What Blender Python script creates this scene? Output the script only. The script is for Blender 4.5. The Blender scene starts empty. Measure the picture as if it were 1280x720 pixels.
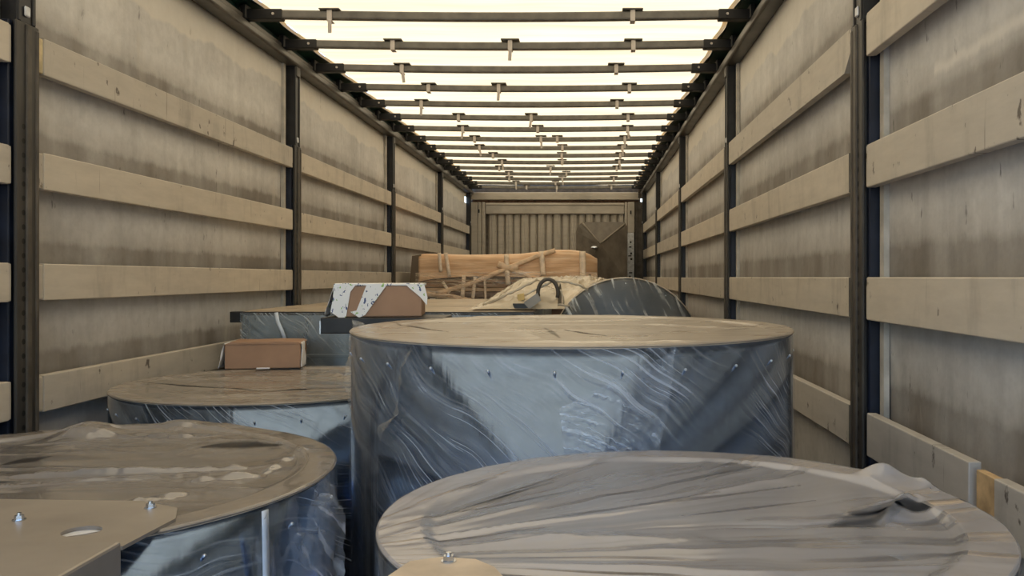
import bpy, bmesh, math, random
import numpy as np
from mathutils import Vector, Matrix

random.seed(7)
SC = bpy.context.scene
COL = SC.collection
PI = math.pi
F, CX, CY, CH = 1080.0, 733.0, 346.5, 1.5      # focal length in px, vanishing point, eye height above the load floor

# ---------------------------------------------------------------- camera, sky, sun, exposure
cam = bpy.data.cameras.new('camera'); camo = bpy.data.objects.new('camera', cam); COL.objects.link(camo)
cam.sensor_width = 36; cam.lens = 36 * F / 1280
cam.shift_x = (640 - CX) / 1280; cam.shift_y = (CY - 360) / 1280
camo.location = (0, 0, CH); camo.rotation_euler = (PI / 2, 0, 0)
cam.clip_start = 0.05; cam.clip_end = 500
SC.camera = camo

world = bpy.data.worlds.new('world'); SC.world = world; world.use_nodes = True
wn = world.node_tree.nodes; wl = world.node_tree.links
bg = wn['Background']
sky = wn.new('ShaderNodeTexSky'); sky.sky_type = 'NISHITA'; sky.sun_disc = False
sky.sun_elevation = math.radians(58); sky.sun_rotation = math.radians(25)
wl.new(sky.outputs[0], bg.inputs[0]); bg.inputs[1].default_value = 0.36
sky.dust_density = .3; sky.air_density = 1.0; sky.ozone_density = 2.0

sun = bpy.data.lights.new('sun', 'SUN'); suno = bpy.data.objects.new('sun', sun); COL.objects.link(suno)
sun.energy = 4.0; sun.angle = 0.01; sun.color = (1, .95, .86)
suno.rotation_euler = (math.radians(-32), math.radians(14), 0); suno.location = (2, 6, 8)

SC.view_settings.view_transform = 'Standard'; SC.view_settings.look = 'None'
SC.view_settings.gamma = 1; SC.view_settings.use_curve_mapping = False
SC.view_settings.exposure = 0.76
SC.cycles.max_bounces = 10; SC.cycles.diffuse_bounces = 6; SC.cycles.transparent_max_bounces = 16

# ---------------------------------------------------------------- helpers
def pt(px, py, Y):
    return Vector(((px - CX) / F * Y, Y, CH + (CY - py) / F * Y))

def vnoise(x, y, seed=0):
    x = np.asarray(x, float); y = np.asarray(y, float)
    xi = np.floor(x).astype(np.int64); yi = np.floor(y).astype(np.int64)
    fx = x - xi; fy = y - yi
    fx = fx * fx * (3 - 2 * fx); fy = fy * fy * (3 - 2 * fy)
    def h(a, b):
        n = (a * 374761393 + b * 668265263 + seed * 974711) & 0xffffffff
        n = ((n ^ (n >> 13)) * 1274126177) & 0xffffffff
        return ((n ^ (n >> 16)) & 0xffff) / 65535.0
    return (h(xi, yi) * (1 - fx) + h(xi + 1, yi) * fx) * (1 - fy) + (h(xi, yi + 1) * (1 - fx) + h(xi + 1, yi + 1) * fx) * fy

def fbm(x, y, seed=0, o=3):
    s = 0; a = 1; t = 0
    for i in range(o):
        s = s + a * vnoise(x * 2 ** i, y * 2 ** i, seed + i); t += a; a *= .5
    return s / t

def put(name, me, mat=None, parent=None, loc=None):
    o = bpy.data.objects.new(name, me)
    if mat is not None and len(me.materials) == 0: me.materials.append(mat)
    COL.objects.link(o)
    if parent is not None: o.parent = parent
    if loc is not None: o.location = loc
    return o

def mesh(name, v, f, smooth=False, uv=None):
    me = bpy.data.meshes.new(name)
    me.from_pydata([tuple(map(float, p)) for p in v], [], f)
    me.update()
    if smooth: me.polygons.foreach_set('use_smooth', [True] * len(me.polygons))
    if uv is not None:
        l = me.uv_layers.new(name='UVMap')
        idx = np.zeros(len(me.loops), np.int32); me.loops.foreach_get('vertex_index', idx)
        l.data.foreach_set('uv', np.asarray(uv, np.float32)[idx].ravel())
    return me

def bm_mesh(name, bm, smooth=False, uv=None):
    bmesh.ops.recalc_face_normals(bm, faces=bm.faces[:])
    me = bpy.data.meshes.new(name); bm.to_mesh(me); bm.free()
    if smooth:
        me.polygons.foreach_set('use_smooth', [True] * len(me.polygons))
    return me

def bx(bm, x0, x1, y0, y1, z0, z1, bev=0, seg=2):
    r = bmesh.ops.create_cube(bm, size=1)
    vs = r['verts']
    for v in vs:
        v.co = Vector((x0 + (v.co.x + .5) * (x1 - x0), y0 + (v.co.y + .5) * (y1 - y0), z0 + (v.co.z + .5) * (z1 - z0)))
    if bev:
        es = list({e for v in vs for e in v.link_edges})
        bmesh.ops.bevel(bm, geom=es, offset=bev, segments=seg, affect='EDGES', profile=.5)

def box(name, x0, x1, y0, y1, z0, z1, mat, parent=None, bev=0, seg=2):
    bm = bmesh.new(); bx(bm, x0, x1, y0, y1, z0, z1, bev, seg)
    return put(name, bm_mesh(name, bm), mat, parent)

def prism(name, pts, axis, a, b, mat, parent=None, bev=0):
    """polygon in the two other axes (in cyclic order) extruded along axis"""
    bm = bmesh.new()
    def mk(p, t):
        return {'x': (t, p[0], p[1]), 'y': (p[0], t, p[1]), 'z': (p[0], p[1], t)}[axis]
    A = [bm.verts.new(mk(p, a)) for p in pts]; B = [bm.verts.new(mk(p, b)) for p in pts]
    bm.faces.new(A); bm.faces.new(B[::-1])
    n = len(pts)
    for i in range(n): bm.faces.new((A[i], B[i], B[(i + 1) % n], A[(i + 1) % n]))
    if bev: bmesh.ops.bevel(bm, geom=bm.edges[:], offset=bev, segments=2, affect='EDGES', profile=.5)
    return put(name, bm_mesh(name, bm), mat, parent)

def tube_me(name, path, r, n=8, flat=1.0):
    V = []; Fc = []
    P = [Vector(p) for p in path]; m = len(P)
    for i, p in enumerate(P):
        t = (P[min(i + 1, m - 1)] - P[max(i - 1, 0)]).normalized()
        up = Vector((0, 1, 0)) if abs(t.y) < .9 else Vector((0, 0, 1))
        a = t.cross(up).normalized(); b = a.cross(t).normalized()
        rr = r[i] if hasattr(r, '__len__') else r
        for k in range(n):
            g = 2 * PI * k / n
            V.append(p + a * rr * math.cos(g) + b * rr * flat * math.sin(g))
    for i in range(m - 1):
        for k in range(n):
            Fc.append((i * n + k, i * n + (k + 1) % n, (i + 1) * n + (k + 1) % n, (i + 1) * n + k))
    Fc.append(tuple(range(n))[::-1]); Fc.append(tuple(range((m - 1) * n, m * n)))
    return mesh(name, V, Fc, True)

def thing(name, label, cat, loc=(0, 0, 0), group=None):
    o = bpy.data.objects.new(name, None); COL.objects.link(o); o.location = loc; o.empty_display_size = .1
    o['label'] = label; o['category'] = cat
    if group: o['group'] = group
    return o

def tag(o, label, cat, group=None):
    o['label'] = label; o['category'] = cat
    if group: o['group'] = group
    return o

def struct(o, label=None, cat=None):
    o['kind'] = 'structure'
    if label: o['label'] = label
    if cat: o['category'] = cat
    return o

# ---------------------------------------------------------------- materials
class N:
    def __init__(s, name):
        s.m = bpy.data.materials.new(name); s.m.use_nodes = True
        s.t = s.m.node_tree; s.n = s.t.nodes; s.b = s.n['Principled BSDF']; s.out = s.n['Material Output']
    def new(s, t, **k):
        n = s.n.new(t)
        for a, b in k.items(): setattr(n, a, b)
        return n
    def link(s, a, b): s.t.links.new(a, b)
    def set(s, n, sock, v):
        if hasattr(v, 'is_output'): s.link(v, n.inputs[sock])
        else: n.inputs[sock].default_value = v
    def coord(s, which='Object'):
        return s.new('ShaderNodeTexCoord').outputs[which]
    def mapping(s, vec, scale=(1, 1, 1), rot=(0, 0, 0), loc=(0, 0, 0)):
        n = s.new('ShaderNodeMapping'); s.link(vec, n.inputs[0])
        n.inputs['Scale'].default_value = scale; n.inputs['Rotation'].default_value = rot; n.inputs['Location'].default_value = loc
        return n.outputs[0]
    def noise(s, vec, scale, detail=4, rough=.55, dist=0):
        n = s.new('ShaderNodeTexNoise'); s.link(vec, n.inputs['Vector'])
        n.inputs['Scale'].default_value = scale; n.inputs['Detail'].default_value = detail
        n.inputs['Roughness'].default_value = rough; n.inputs['Distortion'].default_value = dist
        return n.outputs['Fac']
    def ramp(s, fac, stops, interp='LINEAR'):
        n = s.new('ShaderNodeValToRGB'); s.link(fac, n.inputs[0]); cr = n.color_ramp; cr.interpolation = interp
        while len(cr.elements) < len(stops): cr.elements.new(1)
        while len(cr.elements) > len(stops): cr.elements.remove(cr.elements[-1])
        for e, (p, c) in zip(cr.elements, stops):
            e.position = p; e.color = c if hasattr(c, '__len__') and len(c) == 4 else ((*c, 1) if hasattr(c, '__len__') else (c, c, c, 1))
        return n.outputs[0]
    def math(s, op, a, b=0.0, c=None, clamp=False):
        n = s.new('ShaderNodeMath', operation=op); n.use_clamp = clamp
        s.set(n, 0, a); s.set(n, 1, b)
        if c is not None: s.set(n, 2, c)
        return n.outputs[0]
    def mix(s, fac, a, b, blend='MIX'):
        n = s.new('ShaderNodeMix', data_type='RGBA', blend_type=blend)
        s.set(n, 0, fac)
        for k, v in ((6, a), (7, b)):
            if hasattr(v, 'is_output'): s.link(v, n.inputs[k])
            else: n.inputs[k].default_value = (*v, 1) if len(v) == 3 else v
        return n.outputs[2]
    def sep(s, vec):
        n = s.new('ShaderNodeSeparateXYZ'); s.link(vec, n.inputs[0]); return n.outputs
    def bump(s, h, strength=.3, dist=.01, normal=None):
        n = s.new('ShaderNodeBump'); s.link(h, n.inputs['Height'])
        n.inputs['Strength'].default_value = strength; n.inputs['Distance'].default_value = dist
        if normal is not None: s.link(normal, n.inputs['Normal'])
        return n.outputs[0]
    def p(s, **k):
        names = {'color': 'Base Color', 'rough': 'Roughness', 'metal': 'Metallic', 'alpha': 'Alpha', 'normal': 'Normal',
                 'spec': 'Specular IOR Level', 'aniso': 'Anisotropic', 'coat': 'Coat Weight', 'sub': 'Subsurface Weight', 'trans': 'Transmission Weight'}
        for a, v in k.items():
            if a == 'color' and not hasattr(v, 'is_output'): v = (*v, 1)
            s.set(s.b, names[a], v)
        return s.m

def simple(name, col, rough=.6, metal=0, var=.15, scale=12, bump=.1, spec=.4):
    n = N(name); c = n.coord()
    f = n.noise(c, scale, 5)
    a = tuple(x * (1 - var) for x in col); b = tuple(min(1, x * (1 + var)) for x in col)
    cc = n.ramp(f, [(.3, a), (.7, b)])
    return n.p(color=cc, rough=rough, metal=metal, spec=spec, normal=n.bump(f, bump, .005))

ROWS = {-1: [.724, .377, .041, -.297], 1: [.752, .377, 0.0, -.386]}       # slat tops above eye level
SLH = {-1: .112, 1: .122}
RAIL = 1.19

def curtain_mat(name, side):
    n = N(name); c = n.coord(); xyz = n.sep(c)
    # vertical streaky grime, cloudy blotches
    streak = n.noise(n.mapping(c, (1, 5, .45)), 2.2, 5, .6)
    cloud = n.noise(n.mapping(c, (1, 1, 1.4)), 1.5, 6, .58)
    fine = n.noise(n.mapping(c, (1, 1, 1)), 24, 5, .7)
    col = n.ramp(cloud, [(.25, (.46, .445, .43)), (.5, (.61, .595, .575)), (.75, (.71, .69, .66))])
    col = n.mix(.30, col, n.ramp(streak, [(.3, .45), (.52, .9), (.72, 1)]), 'MULTIPLY')
    col = n.mix(.35, col, n.ramp(fine, [(.30, .6), (.6, 1)]), 'MULTIPLY')
    # uneven dark bands on the tarpaulin along the top of every slat
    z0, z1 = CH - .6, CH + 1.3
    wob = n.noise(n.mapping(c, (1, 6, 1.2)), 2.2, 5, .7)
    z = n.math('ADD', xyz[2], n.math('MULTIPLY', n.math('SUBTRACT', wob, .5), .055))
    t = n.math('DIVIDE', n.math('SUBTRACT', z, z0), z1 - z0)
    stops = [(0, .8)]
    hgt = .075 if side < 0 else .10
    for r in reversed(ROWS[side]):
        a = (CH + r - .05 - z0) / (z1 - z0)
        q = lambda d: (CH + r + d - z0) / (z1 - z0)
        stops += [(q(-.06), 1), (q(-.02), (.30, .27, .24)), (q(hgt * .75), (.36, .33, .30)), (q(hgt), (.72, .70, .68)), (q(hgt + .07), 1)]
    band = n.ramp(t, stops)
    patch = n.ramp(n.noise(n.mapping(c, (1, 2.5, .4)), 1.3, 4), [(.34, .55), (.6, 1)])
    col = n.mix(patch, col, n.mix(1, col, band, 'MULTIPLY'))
    # small black scuffs and pale drips
    sc = n.noise(n.mapping(c, (1, 9, 3.5)), 2.6, 4, .6)
    col = n.mix(n.ramp(sc, [(.67, 0.0), (.74, .7)]), col, (.05, .045, .04))
    pale = n.noise(n.mapping(c, (1, 3.2, .8), loc=(3, 1, 5)), 2.4, 4, .5)
    col = n.mix(n.ramp(pale, [(.66, 0.0), (.76, .45)]), col, (.55, .50, .43))
    if side > 0:                                                # long pale scratch across the nearest bay
        dd_ = n.math('ABSOLUTE', n.math('SUBTRACT', n.math('ADD', xyz[2], n.math('MULTIPLY', n.math('SUBTRACT', wob, .5), .05)), CH + .505))
        ln_ = n.math('MULTIPLY', n.math('LESS_THAN', xyz[1], 2.12), n.math('GREATER_THAN', xyz[1], 1.0))
        col = n.mix(n.math('MULTIPLY', n.ramp(dd_, [(.004, .55), (.020, 0.0)]), ln_), col, (.74, .70, .64))
    # pale doubled hem under the top rail with an uneven lower edge
    hz_ = n.math('ADD', xyz[2], n.math('MULTIPLY', n.math('SUBTRACT', n.noise(n.mapping(c, (1, 1.4, .3)), 1.6, 4), .5), .22))
    col = n.mix(n.ramp(n.math('SUBTRACT', hz_, CH + .55), [(.485, 0.0), (.50, .55)]), col, (.74, .69, .60))
    return n.p(color=col, rough=.55, spec=.4, normal=n.bump(cloud, .35, .03))

def slat_mat(name, base, scuff=.71):
    n = N(name); c = n.coord()
    g = n.noise(n.mapping(c, (1, 1.0, 5)), 5, 6, .65)
    st = n.noise(n.mapping(c, (1, 4, 1.2)), 2.0, 5, .62)
    a = tuple(x * .84 for x in base)
    col = n.ramp(g, [(.3, a), (.7, base)])
    col = n.mix(.6, col, n.ramp(st, [(.28, .55), (.46, .95), (.7, 1)]), 'MULTIPLY')
    mk = n.noise(n.mapping(c, (1, 10, 7)), 1.9, 4, .6)
    col = n.mix(n.ramp(mk, [(scuff - .04, 0.0), (scuff + .01, .85)]), col, (.06, .045, .035))
    dr = n.noise(n.mapping(c, (1, 22, 1.5), loc=(3, 2, 1)), 1.5, 4, .6)
    col = n.mix(n.ramp(dr, [(.66, 0.0), (.72, .55)]), col, (.16, .13, .10))
    return n.p(color=col, rough=.5, spec=.4, normal=n.bump(g, .12, .003))

def post_mat():
    n = N('post_paint'); c = n.coord(); x = n.sep(c)
    f = n.noise(n.mapping(c, (6, 6, .8)), 5, 5, .6)
    col = n.ramp(f, [(.3, (.030, .028, .027)), (.62, (.055, .050, .044)), (.8, (.11, .098, .082))])
    zz = n.math('FRACT', n.math('MULTIPLY', x[2], 24))
    dz = n.math('ABSOLUTE', n.math('SUBTRACT', zz, .5))
    dy = n.math('ABSOLUTE', n.math('MULTIPLY', n.math('SUBTRACT', x[1], -.02), 24))
    hole = n.math('LESS_THAN', n.math('ADD', n.math('POWER', dz, 2), n.math('POWER', dy, 2)), .038)
    low = n.math('LESS_THAN', x[2], CH + .45)
    col = n.mix(n.math('MULTIPLY', hole, low), col, (.002, .002, .002))
    return n.p(color=col, rough=.45, spec=.5, metal=.2)

def metal_mat(name, col=(.165, .235, .37), rough=.13, wav=.07):
    n = N(name); uv = n.coord('UV'); c = n.coord()
    st = n.noise(n.mapping(uv, (14, .5, 1)), 3, 3, .5)
    sp = n.noise(n.mapping(uv, (1, 1, 1)), 30, 3, .6)
    cc = n.ramp(sp, [(.3, tuple(x * .85 for x in col)), (.7, col)])
    rr = n.ramp(n.noise(n.mapping(uv, (6, 1.2, 1)), 2, 4), [(.3, rough * .75), (.7, rough * 1.5)])
    return n.p(color=cc, rough=rr, metal=1, normal=n.bump(st, wav, .01))

def film_top_mat(name, col, freq=70, along=1.5, a0=.72, rough=.30, slit=.5, lo=.36, loc=(0, 0, 0), streak=.5, bd=.0016, var=.12, blotf=.35, coat=.25):
    """hazy stretch film pulled tight over an open end: straight fine folds with thin see-through slits between them"""
    n = N(name); uv = n.coord('UV'); c = n.coord()
    fold = n.noise(n.mapping(uv, (along, freq, 1), loc=loc), 1, 2, .5)
    wide = n.noise(n.mapping(uv, (along * .7, freq * .22, 1), loc=(7, 3, 0)), 1, 3, .5)
    fine = n.noise(n.mapping(uv, (along * 1.7, freq * 2.6, 1), loc=(2, 8, 0)), 1, 2, .5)
    blot = n.noise(c, 6, 5, .6)
    cc = n.ramp(wide, [(.30, tuple(x * (1 - var) for x in col)), (.52, col), (.72, tuple(min(1, x * (1 + var)) for x in col))])
    cc = n.mix(streak, cc, n.ramp(fold, [(.28, .55), (.46, .95), (.75, 1.0)]), 'MULTIPLY')
    cc = n.mix(blotf, cc, n.ramp(blot, [(.3, .65), (.65, 1)]), 'MULTIPLY')
    mask = n.ramp(n.noise(n.mapping(uv, (2.4, 9, 1), loc=(1.3, 2.1, 0)), 1, 3), [(.44, 0.0), (.60, 1.0)])
    sl = n.ramp(fold, [(lo - .03, 1.0), (lo + .05, 0.0)])
    al = n.math('SUBTRACT', a0, n.math('MULTIPLY', n.math('MULTIPLY', sl, mask), slit))
    al = n.math('ADD', al, n.math('MULTIPLY', n.math('SUBTRACT', wide, .5), var * 1.8), clamp=True)
    atr = n.new('ShaderNodeAttribute'); atr.attribute_name = 'slit'
    al = n.math('SUBTRACT', al, atr.outputs['Fac'], clamp=True)
    hh = n.math('ADD', wide, n.math('ADD', n.math('MULTIPLY', fold, .5), n.math('MULTIPLY', fine, .2)))
    rr = n.ramp(fine, [(.35, rough * .75), (.65, rough * 1.25)])
    n.b.inputs['Coat Weight'].default_value = coat; n.b.inputs['Coat Roughness'].default_value = .09
    return n.p(color=cc, rough=rr, alpha=al, spec=.6, normal=n.bump(hh, .6, bd))

def film_side_mat(name, ang, base=.10, amt=.55, col=(.62, .66, .72), thr=.56, dens=26, cloud=.3, mask=None):
    """clear stretch film round a metal side: bright pulled threads and cloudy patches on clear film"""
    n = N(name); uv = n.coord('UV')
    w = n.noise(uv, 2.5, 2)
    off = n.new('ShaderNodeVectorMath', operation='ADD'); n.link(uv, off.inputs[0])
    cmb = n.new('ShaderNodeCombineXYZ'); n.link(n.math('MULTIPLY', w, .10), cmb.inputs[0]); n.link(n.math('MULTIPLY', w, .16), cmb.inputs[1])
    n.link(cmb.outputs[0], off.inputs[1])
    v = n.mapping(off.outputs[0], (1, 1, 1), rot=(0, 0, ang))
    th = n.noise(n.mapping(v, (2.6, dens * 5.5, 1)), 1, 2, .5)
    th2 = n.noise(n.mapping(v, (2.0, dens * 1.6, 1), loc=(4, 7, 0)), 1, 4, .6)
    patch = n.ramp(n.noise(n.mapping(uv, (1.6, 2.4, 1), loc=(2, 5, 0)), 1.5, 4, .6), [(.40, .06), (.62, 1.0)])
    thread = n.ramp(th, [(thr, 0.0), (thr + .10, 1.0)])
    haze = n.ramp(th2, [(.40, 0.0), (.75, 1.0)])
    a = n.math('ADD', n.math('MULTIPLY', thread, amt), n.math('MULTIPLY', haze, cloud))
    a = n.math('ADD', n.math('MULTIPLY', a, patch), base, clamp=True)
    if mask: a = n.math('MULTIPLY', a, mask(n, uv))
    hh = n.math('ADD', th, th2)
    return n.p(color=col, rough=.16, alpha=a, spec=.8, normal=n.bump(hh, .4, .0011))

M = {}
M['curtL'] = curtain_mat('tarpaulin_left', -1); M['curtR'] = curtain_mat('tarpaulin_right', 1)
M['slat'] = slat_mat('slat_board', (.60, .535, .445)); M['slat2'] = slat_mat('slat_board_worn', (.53, .48, .41), .68)
M['slatmetal'] = slat_mat('slat_aluminium', (.50, .47, .43), .70)
M['rawwood'] = simple('raw_wood', (.50, .35, .19), .7, var=.35, scale=20)
M['capwood'] = simple('cap_wood', (.56, .46, .27), .6, var=.4, scale=16)
M['post'] = post_mat()
M['sleeve_edge'] = simple('post_sleeve', (.075, .064, .052), .5, var=.5, scale=9, spec=.4)
M['rail'] = simple('rail_steel', (.10, .095, .085), .4, .3, var=.4, scale=6)
M['blue'] = simple('channel_blue', (.010, .014, .028), .4, var=.4)
M['seam'] = simple('seam_strip', (.46, .43, .38), .6, var=.25)
M['bow'] = simple('bow_aluminium', (.16, .15, .13), .5, .2, var=.25, scale=14)
M['bracket'] = simple('bow_bracket', (.012, .012, .012), .5, var=.3)
M['clip'] = simple('clip_plastic', (.52, .47, .42), .5, var=.15)
M['green'] = simple('green_tarpaulin', (.004, .030, .022), .5, var=.5, scale=3)
M['frontboard'] = slat_mat('front_wall_board', (.50, .455, .39), .72)
M['frontdark'] = simple('front_wall_groove', (.10, .085, .07), .7, var=.4)
M['rust'] = simple('rusty_steel', (.11, .06, .038), .75, var=.6, scale=22)
M['paint'] = simple('worn_white_paint', (.62, .63, .65), .45, var=.25, scale=30)
M['black'] = simple('black_steel', (.020, .020, .022), .38, .1, var=.4)
M['floor'] = simple('plywood_floor', (.10, .07, .045), .6, var=.35, scale=5)
M['ground'] = simple('yard_asphalt', (.11, .15, .21), .85, var=.25, scale=2)
M['galv'] = metal_mat('galvanised_sheet')
M['galv2'] = metal_mat('galvanised_sheet_dull', (.26, .30, .33), .30, .06)
M['bolt'] = simple('zinc_bolt', (.62, .66, .72), .25, 1, var=.15)
M['rivet'] = simple('rivet_head', (.72, .76, .82), .3, 1, var=.1)
M['rim'] = simple('dusty_flange', (.52, .43, .33), .55, var=.3, scale=8)
M['plate'] = simple('dusty_plate', (.30, .265, .225), .42, .25, var=.18, scale=5)
M['inside'] = simple('drum_inside', (.085, .072, .062), .6, .3, var=.3)
M['card'] = simple('cardboard', (.33, .205, .135), .75, var=.14, scale=7, spec=.25)
M['cardlight'] = simple('cardboard_warm', (.60, .34, .18), .6, var=.18, scale=4)
M['paper'] = simple('white_paper', (.72, .72, .74), .45, var=.08)
M['pallet'] = simple('pallet_wood', (.36, .26, .16), .8, var=.3, scale=9)
M['tape'] = simple('clear_tape', (.60, .66, .74), .22, var=.12, scale=20, spec=.7)

# roof tarpaulin: translucent cream PVC
n = N('cream_roof_tarpaulin'); c = n.coord()
f = n.noise(n.mapping(c, (.35, 5, 1), rot=(0, 0, .12)), 2.2, 4)
cc = n.ramp(f, [(.3, (.76, .55, .30)), (.7, (.97, .74, .42))])
dif = n.new('ShaderNodeBsdfDiffuse'); tr = n.new('ShaderNodeBsdfTranslucent'); mx = n.new('ShaderNodeMixShader')
n.link(cc, dif.inputs[0]); n.link(cc, tr.inputs[0]); mx.inputs[0].default_value = .58
n.link(dif.outputs[0], mx.inputs[1]); n.link(tr.outputs[0], mx.inputs[2]); n.link(mx.outputs[0], n.out.inputs[0])
M['roof'] = n.m
n = N('tan_roof_hem'); c = n.coord()
dif = n.new('ShaderNodeBsdfDiffuse'); tr = n.new('ShaderNodeBsdfTranslucent'); mx = n.new('ShaderNodeMixShader')
for q in (dif, tr): q.inputs[0].default_value = (.66, .50, .30, 1)
mx.inputs[0].default_value = .45
n.link(dif.outputs[0], mx.inputs[1]); n.link(tr.outputs[0], mx.inputs[2]); n.link(mx.outputs[0], n.out.inputs[0])
M['hem'] = n.m

# printed wrapping strip on the small box
n = N('printed_strip'); c = n.coord()
cc = n.mix(n.ramp(n.noise(n.mapping(c, (60, 60, 40)), 1.4, 2), [(.63, 0.0), (.65, 1.0)]), (.74, .73, .72), (.03, .05, .16))
cc = n.mix(n.ramp(n.noise(n.mapping(c, (52, 52, 36), loc=(4, 9, 2)), 1.4, 2), [(.64, 0.0), (.66, 1.0)]), cc, (.22, .42, .08))
M['printed'] = n.p(color=cc, rough=.4)
# ================================================================ THE TRAILER
LX, RX = -1.635, .79            # inner faces of the posts
ZR0 = CH + 1.3
Y0, YB = -1.1, 12.45            # rear opening and front wall
POSTS = [2.53, 4.90, 7.35, 9.83, 12.22]
DEP = .055                      # post face to tarpaulin

o = box('floor', LX - .1, RX + .1, Y0, YB + .1, -.12, 0, M['floor']); struct(o)
o = box('ground', -40, 40, -60, 40, -1.35, -1.2, M['ground']); struct(o)

def wall(side):
    xin = LX if side < 0 else RX
    xc = xin + side * DEP
    nm = 'wall_left' if side < 0 else 'wall_right'
    # tarpaulin: gently billowing sheet with thickness
    ys = np.linspace(Y0, YB - .02, 170); zs = np.linspace(0, CH + RAIL + .02, 34)
    V = []; Fc = []
    for y in ys:
        for z in zs:
            b = float(fbm(np.array(y * 1.3), np.array(z * 1.1), 3 + side)) - .5
            V.append((xc + side * (.012 + .016 * b), y, z))
    nz = len(zs)
    hole = side < 0
    for i in range(len(ys) - 1):
        for j in range(nz - 1):
            if hole and ys[i] > 12.0 and ys[i] < 12.16 and CH + 1.03 < zs[j] < CH + 1.10: continue   # torn eyelet that lets daylight in
            Fc.append((i * nz + j, (i + 1) * nz + j, (i + 1) * nz + j + 1, i * nz + j + 1))
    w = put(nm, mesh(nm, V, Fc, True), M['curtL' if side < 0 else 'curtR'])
    sd = w.modifiers.new('solid', 'SOLIDIFY'); sd.thickness = .004; sd.offset = 1 if side < 0 else -1
    struct(w)
    def sbox(name, d0, d1, y0, y1, z0, z1, mat, par, bev=0):     # d = depth outwards from the post faces
        xs = sorted((xin + side * d0, xin + side * d1))
        return box(name, xs[0], xs[1], y0, y1, z0, z1, mat, par, bev)
    # posts
    zb = CH + .742
    for k, py in enumerate(POSTS):
        e = bpy.data.objects.new('post', None); COL.objects.link(e); e.parent = w; e.location = (0, py, 0)
        bm = bmesh.new()
        def add(d0, d1, y0, y1, z0, z1, bev=.003):
            xs = sorted((xin + side * d0, xin + side * d1)); bx(bm, xs[0], xs[1], y0, y1, z0, z1, bev, 1)
        add(0, .010, -.052, .052, 0, zb); add(.009, DEP + .002, -.030, .030, 0, zb)
        s_ = put('sleeve', bm_mesh('sleeve', bm), M['post'], e)
        bm = bmesh.new(); add(-.006, .004, -.012, .012, 0, zb - .004); add(-.003, .004, .034, .050, 0, zb - .01)
        put('cover_strip', bm_mesh('cover_strip', bm), M['sleeve_edge'], e)
        bm = bmesh.new(); add(.006, DEP + .002, -.040, .040, zb - .01, CH + RAIL + .02); add(.001, .007, -.040, -.026, zb, CH + RAIL); add(.001, .007, .026, .040, zb, CH + RAIL)
        put('upper_tube', bm_mesh('upper_tube', bm), M['black'], e)
        bm = bmesh.new(); add(-.004, .012, -.03, .03, CH + RAIL - .055, CH + RAIL)
        put('roller_head', bm_mesh('roller_head', bm), M['rail'], e)
        bm = bmesh.new(); add(-.001, .006, -.012, .012, zb + .02, zb + .05)
        put('latch', bm_mesh('latch', bm), M['paint'], e)
        bm = bmesh.new()
        add(.020, DEP, -.056, -.030, 0, zb); add(.020, DEP, .030, .056, 0, zb)
        put('slat_channel', bm_mesh('slat_channel', bm), M['blue'], e)
    # slats, bay by bay
    edges = [-1.05] + POSTS
    for b in range(len(edges) - 1):
        ya = edges[b] + (.058 if b else 0); yb = edges[b + 1] - .058
        for r, zt in enumerate(ROWS[side]):
            zt = CH + zt + random.uniform(-.006, .006) if b > 1 else CH + zt
            zl = zt - SLH[side]
            d0, d1 = .008, .036
            mat = M['slat2'] if (b + r) % 3 == 1 else M['slat']
            if side > 0 and r == 3: mat = M['slatmetal']
            tl = random.uniform(-.004, .004)
            pieces = [(ya, yb)]
            if side > 0 and b == 0 and r == 3: pieces = [(ya, 1.705), (1.775, yb)]
            for (p0, p1) in pieces:
                zsh = -.008 if p1 < 1.8 and len(pieces) > 1 else 0
                if side > 0 and b == 1 and r == 0:
                    # splintered end next to the post
                    P = [(p1, zl), (p1, zt), (p0 + .03, zt), (p0 + .045, zt - .02), (p0 + .012, zt + .004), (p0 + .03, zt - .045), (p0 + .02, zt - .07), (p0 + .07, zl + .012), (p0 + .085, zl)]
                    s_ = prism('slat', P, 'x', xin + side * d0, xin + side * d1, mat, w)
                else:
                    s_ = sbox('slat', d0, d1, p0 + .03, p1 - .012, zl + zsh, zt + zsh, mat, w, .003)
                if len(pieces) == 1 and b <= 2 and not (side > 0 and b == 1 and r == 0):
                    sbox('end_cap', d0 + .003, d1 - .002, p0 + .001, p0 + .031, zl + .003, zt - .003, M['capwood'] if side < 0 and r == 0 else M['slat2'], s_, .004)
                    sbox('end_cap', d0 + .002, d1 - .002, p1 - .013, p1, zl + .002, zt - .002, M['slat2'], s_, .003)
                    if side > 0 or b == 0:
                        sbox('edge_strip', d0 - .003, d0 + .004, p0 + .026, p0 + .031, zl + .002, zt - .001, M['bow'], s_)
            if len(pieces) == 2:
                sbox('wood_core', .013, .032, 1.700, 1.780, zl + .004, zt - .010, M['rawwood'], w, .002)
    # pale welded seams of the tarpaulin beside each post
    for py in POSTS[:4]:
        for q in (-1, 1):
            y1 = py + q * .085
            zr = [0] + sorted([CH + t - SLH[side] for t in ROWS[side]] + [CH + t for t in ROWS[side]]) + [CH + RAIL]
            sbox('seam_strip', .046, .062, y1 - .016, y1 + .016, 0, CH + RAIL, M['seam'], w)
    return w

WL = wall(-1); WR = wall(1)

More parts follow.
